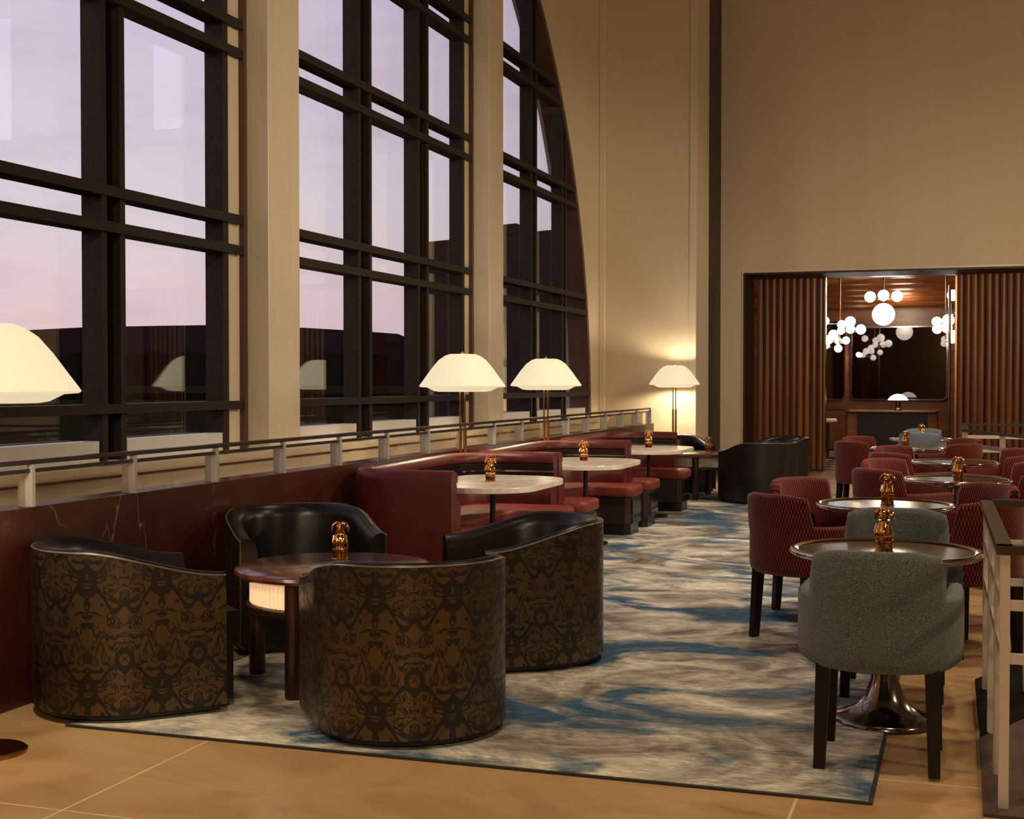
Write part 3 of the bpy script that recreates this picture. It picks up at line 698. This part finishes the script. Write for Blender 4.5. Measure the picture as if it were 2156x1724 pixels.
for ti in range(1, 5):
    for dx, dy, fx, fy, w_ in pos:
        lab = '%s red woven armchair at the %s' % (w_, names[ti - 1])
        p = (T[ti][0] + dx, T[ti][1] + dy)
        if r0 is None: r0 = dining_chair('dining_chair', lab, M['weave'], p, face(fx, fy), GR)
        else: dup(r0, (*p, 0), face(fx, fy), lab)
GB = 'pale blue armchairs at the farthest round table'
bl = dining_chair('dining_chair', 'pale blue boucle armchair on the near side of the farthest round table', M['blue'], (-.50, 17.12), 0, GB)
dup(bl, (-.50, 18.33, 0), PI, 'pale blue boucle armchair beyond the farthest round table, facing the camera', GB)

def round_table(label, x, y):
    t = thing('round_table', label, 'table', (x, y, 0), group='round pedestal dining tables')
    bm = BM(); lathe(bm, [(0, .690), (.340, .690), (.375, .706), (.375, .7225), (0, .7225)], 48); finish('tabletop', bm, M['round_top'], t, smooth=True, auto=30)
    bm = BM(); lathe(bm, [(.360, .706), (.383, .702), (.396, .711), (.399, .722), (.391, .731), (.376, .732), (.360, .7245)], 64)
    for f in [f for f in bm.faces if len(f.verts) > 10]: bm.faces.remove(f)
    finish('rim', bm, M['chrome'], t, smooth=True, auto=60)
    bm = BM(); lathe(bm, [(.215, 0), (.215, .012), (.200, .022), (.16, .034), (.115, .062), (.082, .11), (.058, .18), (.042, .28), (.034, .42), (.032, .60), (.045, .66), (.10, .688), (.10, .690)], 48); finish('pedestal', bm, M['chrome_dark'], t, smooth=True, auto=60)
    return t
tn = ['nearest', 'second', 'third', 'fourth', 'fifth', 'farthest']
tl = ['round dark table with a trumpet pedestal between the two grey armchairs', 'round dark table set with red armchairs just behind the grey armchairs', 'third round dark table from the camera, ringed by red armchairs', 'fourth round dark table from the camera, ringed by red armchairs', 'fifth round dark table from the camera, ringed by red armchairs', 'farthest round dark table, between the pale blue armchairs']
t0 = round_table(tl[0], *T[0])
for i in range(1, 6): dup(t0, (*T[i], 0), 0, tl[i])

# ================================================================ TABLE ORNAMENTS (small gilt figures)
def figure(label, x, y, z, rz=0):
    t = thing('gilt_figurine', label, 'figurine', (x, y, z), rz, 'gilt figurines standing on the tables')
    bm = BM(); lathe(bm, [(.040, 0), (.041, .004), (.036, .008), (.035, .040), (.038, .044), (.038, .050), (.034, .053)], 28); finish('stand', bm, M['gold'], t, smooth=True, auto=35)
    bm = BM(); k = 28; rings = []
    for r_, z_ in ((.033, .052), (.036, .070), (.034, .090), (.030, .108), (.023, .122), (.019, .130), (.022, .137)):
        rings.append([bm.verts.new((r_ * (1 + .13 * math.cos(6 * 2 * PI * i / k)) * math.cos(2 * PI * i / k), r_ * (1 + .13 * math.cos(6 * 2 * PI * i / k)) * math.sin(2 * PI * i / k), z_)) for i in range(k)])
    for a, b_ in zip(rings, rings[1:]):
        for i in range(k): bm.faces.new((a[i], a[(i + 1) % k], b_[(i + 1) % k], b_[i]))
    bm.faces.new(rings[0][::-1]); bm.faces.new(rings[-1])
    for s in (-1, 1):
        tube(bm, (s * .028, -.006, .118), (s * .034, -.016, .085), .008, .006, 8); tube(bm, (s * .034, -.016, .085), (s * .015, -.030, .078), .006, .005, 8)
    finish('body', bm, M['gold'], t, smooth=True, auto=60)
    bm = BM(); sphere(bm, (0, 0, .158), .024, 20, 12, (1, 1, 1.05)); sphere(bm, (0, -.022, .150), .010, 12, 8, (1, 1.2, .8)); finish('head', bm, M['gold'], t, smooth=True)
    for s in (-1, 1):
        bm = BM(); pts = [(0.008, .181, .012), (.022, .178, .015), (.034, .166, .016), (.041, .150, .013), (.043, .138, .006)]
        rg = []
        for px, pz, wd in pts: rg.append([bm.verts.new((s * (px + .005 * math.cos(2 * PI * i / 10)), wd * math.sin(2 * PI * i / 10), pz + .006 * math.cos(2 * PI * i / 10))) for i in range(10)])
        for a, b_ in zip(rg, rg[1:]):
            for i in range(10): bm.faces.new((a[i], a[(i + 1) % 10], b_[(i + 1) % 10], b_[i]))
        bm.faces.new(rg[0][::-1]); bm.faces.new(rg[-1]); finish('ear_flap', bm, M['gold'], t, smooth=True)
    return t
FG = [(-2.93, 6.02, .558, 'gilt figurine on the lit rosewood low table', 20), (-3.17, 8.93, .73, 'gilt figurine on the nearest white marble table', -10), (-3.20, 11.50, .73, 'gilt figurine on the middle white marble table', 0), (-3.19, 14.05, .73, 'gilt figurine on the farthest white marble table', 10),
      (-3.04, 16.78, .558, 'gilt figurine on the far unlit low table', 0), (-.31, 5.80, .7240, 'gilt figurine on the round table between the grey armchairs', -30), (-.41, 8.0, .7240, 'gilt figurine on the second round table, seen above the grey chair', -15), (-.03, 10.15, .7240, 'gilt figurine on the third round table among red armchairs', -25),
      (-.58, 14.9, .7240, 'gilt figurine on the fifth round table in front of the blue chairs', -15), (-.50, 17.74, .7240, 'gilt figurine on the farthest round table', -15)]
f0 = None
for x, y, z, lab, a in FG:
    if f0 is None: f0 = figure(lab, x, y, z, R(a))
    else: dup(f0, (x, y, z), R(a), lab)

# ================================================================ RAILING ROUND THE STAIR (right)
def railing(name, label, pts, H, mats, postpts, bars, loc):
    t = thing(name, label, 'railing', loc)
    ox, oy, oz = loc
    def seg(bm, a, b_, w2, z0, z1):
        a = Vector(a); b_ = Vector(b_); d = (b_ - a).normalized(); s = Vector((-d.y, d.x)) * w2; e = d * w2
        q = [a - e + s, b_ + e + s, b_ + e - s, a - e - s]; prism(bm, [(v.x - ox, v.y - oy) for v in q], z0 - oz, z1 - oz)
    bm = BM()
    for a, b_ in zip(pts, pts[1:]): seg(bm, a, b_, .026, H - .03, H)
    finish('handrail', bm, mats[1], t)
    for z0, z1 in bars:
        for a, b_ in zip(pts, pts[1:]):
            bm = BM(); seg(bm, a, b_, .009, z0, z1); finish('rail', bm, mats[0], t)
    for (x, y, wx, wy) in postpts:
        bm = BM(); box(bm, x - wx - ox, x + wx - ox, y - wy - oy, y + wy - oy, 0 - oz, H - .03 - oz); finish('post', bm, mats[0], t, bevel=.002)
    return t
railing('stair_railing', 'pale metal stair railing with dark handrail at the right edge in front', [(1.6, 4.79), (.135, 4.79), (.105, 6.62), (1.6, 6.62)], .90, (M['steel_white'], M['rail_dark']),
        [(.137, 4.79, .017, .016), (.127, 5.20, .015, .015), (.117, 5.80, .016, .015), (.108, 6.60, .016, .016), (.30, 6.62, .030, .018), (1.2, 4.79, .025, .02), (1.2, 6.62, .025, .02)], [(.68, .715), (.50, .535)], (.12, 4.79, 0))
bm = BM(); box(bm, .072, 1.6, 4.70, 6.70, .0, .012); o = finish('stair_landing', bm, M['landing_brown']); struct(o)
bm = BM(); prism(bm, [(.075, 5.72), (.19, 5.95), (.60, 6.85), (.95, 7.6), (.95, 8.2), (.60, 8.0), (.3, 7.4), (.21, 7.17), (.062, 6.8)], .0, .016); struct(finish('floor_shadow', bm, M['shadow_patch']))  # cast shadow shaped as a flat black slab on the floor
bm = BM(); box(bm, .30, .48, 8.00, 8.12, .0, .60); box(bm, .34, .44, 7.95, 8.00, .0, .40); o = finish('navy_block', bm, M['navy'], bevel=.01); tag(o, 'dark navy block behind the front stair railing', 'stand')  # two plain dark navy boxes
railing('stair_railing', 'pale metal stair railing with dark handrail in front of the right fluted panel', [(2.6, 14.1), (.75, 14.1), (.02, 16.3), (.02, 18.6), (2.6, 18.6)], .90, (M['steel_white'], M['rail_dark']),
        [(.75, 14.1, .03, .03), (.40, 15.2, .03, .03), (.02, 16.3, .03, .03), (.02, 17.5, .03, .03), (.02, 18.6, .03, .03), (1.0, 18.6, .03, .03), (1.6, 14.1, .03, .03)], [(.70, .745), (.52, .565)], (.4, 15.5, 0))

# ================================================================ BAR ROOM BEYOND
bm = BM(); box(bm, -4.6, 4.6, 22.35, 29.9, .0, .004); struct(finish('floor_bar', bm, M['checker']))
bm = BM(); box(bm, -4.6, 4.7, 29.6, 29.8, 0, 4.2); struct(finish('wall_bar_back', bm, M['bar_wood']))
bm = BM(); box(bm, -4.7, -4.6, 22.0, 29.8, 0, 4.2); struct(finish('wall_bar_left', bm, M['bar_wood']))
bm = BM(); box(bm, 4.6, 4.7, 22.0, 29.8, 0, 4.2); struct(finish('wall_bar_right', bm, M['bar_wood']))
bm = BM(); box(bm, -4.7, 4.7, 22.0, 29.8, 4.0, 4.2)
for i in range(9): tube(bm, (-4.6, 26.2 + i * .36, 3.95 - i * .095), (3.0, 26.2 + i * .36, 3.95 - i * .095), .20, seg=16)
struct(finish('ceiling_bar', bm, M['bar_wood'], smooth=True, auto=50))
def rrect(x0, x1, z0, z1, r):
    pts = []
    for cx, cz, a0 in ((x1 - r, z1 - r, 0), (x0 + r, z1 - r, 90), (x0 + r, z0 + r, 180), (x1 - r, z0 + r, 270)):
        for i in range(7): a = R(a0 + 15 * i); pts.append((cx + r * math.cos(a), cz + r * math.sin(a)))
    return pts
def mirror(label, x0, x1, z0, z1, y=29.52):
    t = thing('wall_mirror', label, 'mirror', ((x0 + x1) / 2, y, (z0 + z1) / 2), group=None); ox, oz = t.location.x, t.location.z
    pts = rrect(x0 - ox, x1 - ox, z0 - oz, z1 - oz, .12); bm = BM(); a = [bm.verts.new((x, 0, z)) for x, z in pts]; b_ = [bm.verts.new((x, .04, z)) for x, z in pts]
    bm.faces.new(a); bm.faces.new(b_[::-1]); k = len(pts)
    for i in range(k): bm.faces.new((a[i], b_[i], b_[(i + 1) % k], a[(i + 1) % k]))
    finish('mirror_glass', bm, M['mirror'], t)
    bm = BM(); inn = rrect(x0 + .03 - ox, x1 - .03 - ox, z0 + .03 - oz, z1 - .03 - oz, .10)
    R_ = [[bm.verts.new((x, yy, z)) for x, z in p] for p, yy in ((pts, .0), (pts, -.03), (inn, -.03), (inn, .0))]
    for A, B in zip(R_, R_[1:] + R_[:1]):
        for i in range(k): bm.faces.new((A[i], A[(i + 1) % k], B[(i + 1) % k], B[i]))
    finish('frame', bm, M['chrome'], t); return t
mirror('tall smoked mirror with chrome frame at the left of the bar room', -3.9, -2.40, 1.05, 2.75)
mirror('wide smoked mirror with chrome frame behind the bar counter', -2.29, -.31, 1.05, 2.62)
# counter
t = thing('bar_counter', 'low walnut counter with a dark recessed front in the bar room', 'counter', (-1.26, 27.2, 0))
bm = BM(); prism(bm, [(-.93, -.25), (-.85, -.35), (.75, -.35), (.83, -.25), (.83, .4), (-.93, .4)], .845, .885); finish('countertop', bm, M['bar_wood'], t, bevel=.012)
bm = BM(); box(bm, -.72, .62, -.22, .35, 0, .845); finish('front', bm, M['dark_void'], t)
for s in (-1, 1):
    bm = BM(); box(bm, -.05 + s * .75 - .10, -.05 + s * .75 + .10, -.28, .35, 0, .845); finish('side_pier', bm, M['bar_wood'], t, bevel=.02)
t = thing('side_cabinet', 'low walnut cabinet left of the bar counter', 'cabinet', (-2.75, 28.9, 0))
bm = BM(); box(bm, -.5, .42, -.25, .5, .03, .86); finish('body', bm, M['bar_wood'], t, bevel=.02)
bm = BM(); box(bm, -.52, .44, -.28, .5, .86, .90); finish('top', bm, M['brass_dark'], t)
t = thing('bar_stool', 'dark bar stool with a pale seat at the left edge of the bar room', 'stool', (-2.42, 25.9, 0))
bm = BM(); lathe(bm, [(.15, .68), (.17, .70), (.17, .73), (.14, .75), (0, .755)], 24); finish('seat', bm, M['cream_gloss'], t, smooth=True, auto=40)
bm = BM(); lathe(bm, [(.19, 0), (.19, .02), (.03, .04), (.025, .68)], 20); finish('pedestal', bm, M['black_metal'], t, smooth=True, auto=40)
# lamp on the counter
t = thing('table_lamp', 'white domed table lamp with ribbed brass stem on the bar counter', 'lamp', (-1.20, 27.05, .885))
bm = BM(); lathe(bm, [(.07, 0), (.07, .02), (.045, .05), (.055, .10), (.04, .16), (.05, .20), (.02, .24)], 20); finish('stem', bm, M['brass_dark'], t, smooth=True, auto=40)
bm = BM(); lathe(bm, [(.19, .20), (.185, .225), (.14, .275), (.08, .31), (0, .325)], 28); finish('lamp_shade', bm, M['white_enamel'], t, smooth=True, auto=60)
# globe chandeliers
def globe_light(label, cx, cy, stem_top, globes, grp):
    t = thing('globe_chandelier', label, 'chandelier', (cx, cy, 0), group=grp)
    zc = sum(g[2] for g in globes) / len(globes)
    bm = BM(); tube(bm, (0, 0, min(g[2] for g in globes)), (0, 0, stem_top), .012)
    lathe(bm, [(.07, stem_top - .03), (.07, stem_top)], 20); finish('stem', bm, M['brass_dark'], t, smooth=True, auto=40)
    for gx, gy, gz, r in globes:
        a = finish('globe', (lambda b: (sphere(b, (gx, gy, gz), r, 24, 14), b)[1])(BM()), M['globe'], t, smooth=True)
        if abs(gx) + abs(gy) > .05:
            bm = BM(); tube(bm, (0, 0, gz - .04), (gx, gy, gz - r * .6), .008, seg=8); finish('arm', bm, M['brass'], t, smooth=True, auto=40)
    return t
GC = 'opal globe lights in the bar room'
CH = [(0, 0, 2.655, .20), (-.235, .0, 2.975, .10), (0, -.05, 2.995, .10), (.235, 0, 2.975, .10)]
ch = globe_light('globe chandelier with one large and three small opal globes, centre of the bar room', -1.37, 25.0, 4.0, CH, GC)
dup(ch, (.05, 25.0, 0), 0, 'globe chandelier half cut off by the edge of the right fluted panel')
rn = random.Random(5)
def cluster(label, u0, items, Y):
    cx = None; gl = []
    th = R(18.62); out = []
    for i, (px, py, pr_) in enumerate(items):
        u = 1730 + px / 5.386; v = 560 + py / 5.386; yy = Y + (i % 3 - 1) * .22
        h_ = th - math.atan((u - 1078) / 2820); X = -yy * math.tan(h_); d = -X * math.sin(th) + yy * math.cos(th)
        out.append((X, yy, 1.45 + (803 - v) * d / 2820, pr_ / 5.386 * d / 2820))
    cx = sum(o[0] for o in out) / len(out)
    return globe_light(label, cx, Y, 4.0, [(a - cx, b_ - Y, c_, r) for a, b_, c_, r in out], GC)
cluster('dense cluster of opal globes hanging at the left of the bar room', 0, [(30, 625, 52), (222, 665, 50), (320, 632, 60), (322, 715, 52), (215, 735, 44), (440, 720, 57), (130, 780, 56), (75, 835, 52), (180, 845, 42), (272, 845, 44), (185, 935, 45), (50, 900, 40)], 24.6)
cluster('cluster of opal globes hanging at the right of the bar room', 0, [(1300, 632, 56), (1430, 615, 68), (1305, 715, 55), (1415, 700, 60), (1490, 780, 52), (1480, 835, 44)], 24.6)
# wall sconce glow and slim rack post, ceiling strips
t = thing('wall_sconce', 'small warm glowing wall light between the bar mirrors', 'wall light', (-2.12, 29.42, 2.02))
bm = BM(); sphere(bm, (0, 0, 0), .055, 16, 10); finish('light_source', bm, M['light_source'], t, smooth=True)
bm = BM(); tube(bm, (0, .0, 0), (0, .18, 0), .02); finish('bracket', bm, M['brass'], t)
point(-2.12, 29.2, 2.02, 10, (1, .7, .35), .05, 0)
t = thing('display_rack', 'slim metal display rack at the right end of the bar room', 'rack', (-.20, 24.2, 0))
bm = BM(); tube(bm, (-.03, 0, 0), (-.03, 0, 3.1), .022, seg=10); finish('post', bm, M['chrome'], t, smooth=True, auto=40)
bm = BM(); tube(bm, (.16, .3, 0), (.16, .3, 3.1), .012, seg=10); finish('post', bm, M['chrome'], t, smooth=True, auto=40)
for z in (1.1, 1.4, 1.7, 2.0, 2.6): bm = BM(); box(bm, -.03, .18, -.01, .31, z, z + .015); finish('shelf', bm, M['chrome'], t)
for k, (x0, x1, yy, z) in enumerate(((-2.35, -1.75, 23.2, 3.225), (-.45, -.12, 23.2, 3.225))):
    bm = BM(); box(bm, x0, x1, yy, yy + .05, z, z + .03); o = finish('light_strip', bm, M['strip']); tag(o, 'slim ceiling light strip at the %s of the bar opening' % ('left' if k == 0 else 'right'), 'light', 'ceiling light strips in the bar room')
bm = BM(); box(bm, -4.6, 4.6, 22.35, 24.1, 3.26, 4.0); struct(finish('trim_17', bm, M['bar_wood']))
for k, (x, yy) in enumerate(((-2.0, 23.2), (-1.05, 23.2), (-.18, 23.2))):
    bm = BM(); lathe(bm, [(.0, 3.235), (.03, 3.235), (.04, 3.26), (0, 3.26)], 16, x, yy); o = finish('recessed_downlight', bm, M['light_source'], smooth=True)
    tag(o, 'small round recessed downlight %s of the bar room ceiling' % ('at the left' if k == 0 else 'in the middle' if k == 1 else 'at the right'), 'light', 'recessed downlights in the bar room')
point(-1.3, 25.6, 3.1, 90, (1, .80, .58), .3, 0); point(-1.2, 28.3, 2.9, 26, (1, .8, .55), .2, 0)


# everything that stands on the rug rests on its pile
for o in C.objects:
    if o.parent is None and o.get('category') in ('armchair', 'low table', 'banquette') or (o.parent is None and o.get('category') in ('table', 'chair') and o.location.x < -.2 and o.location.y < 17.3):
        o.location.z += .010
    if o.parent is None and o.get('category') == 'figurine' and o.location.x < -.2 and o.location.y < 17.3: o.location.z += .010
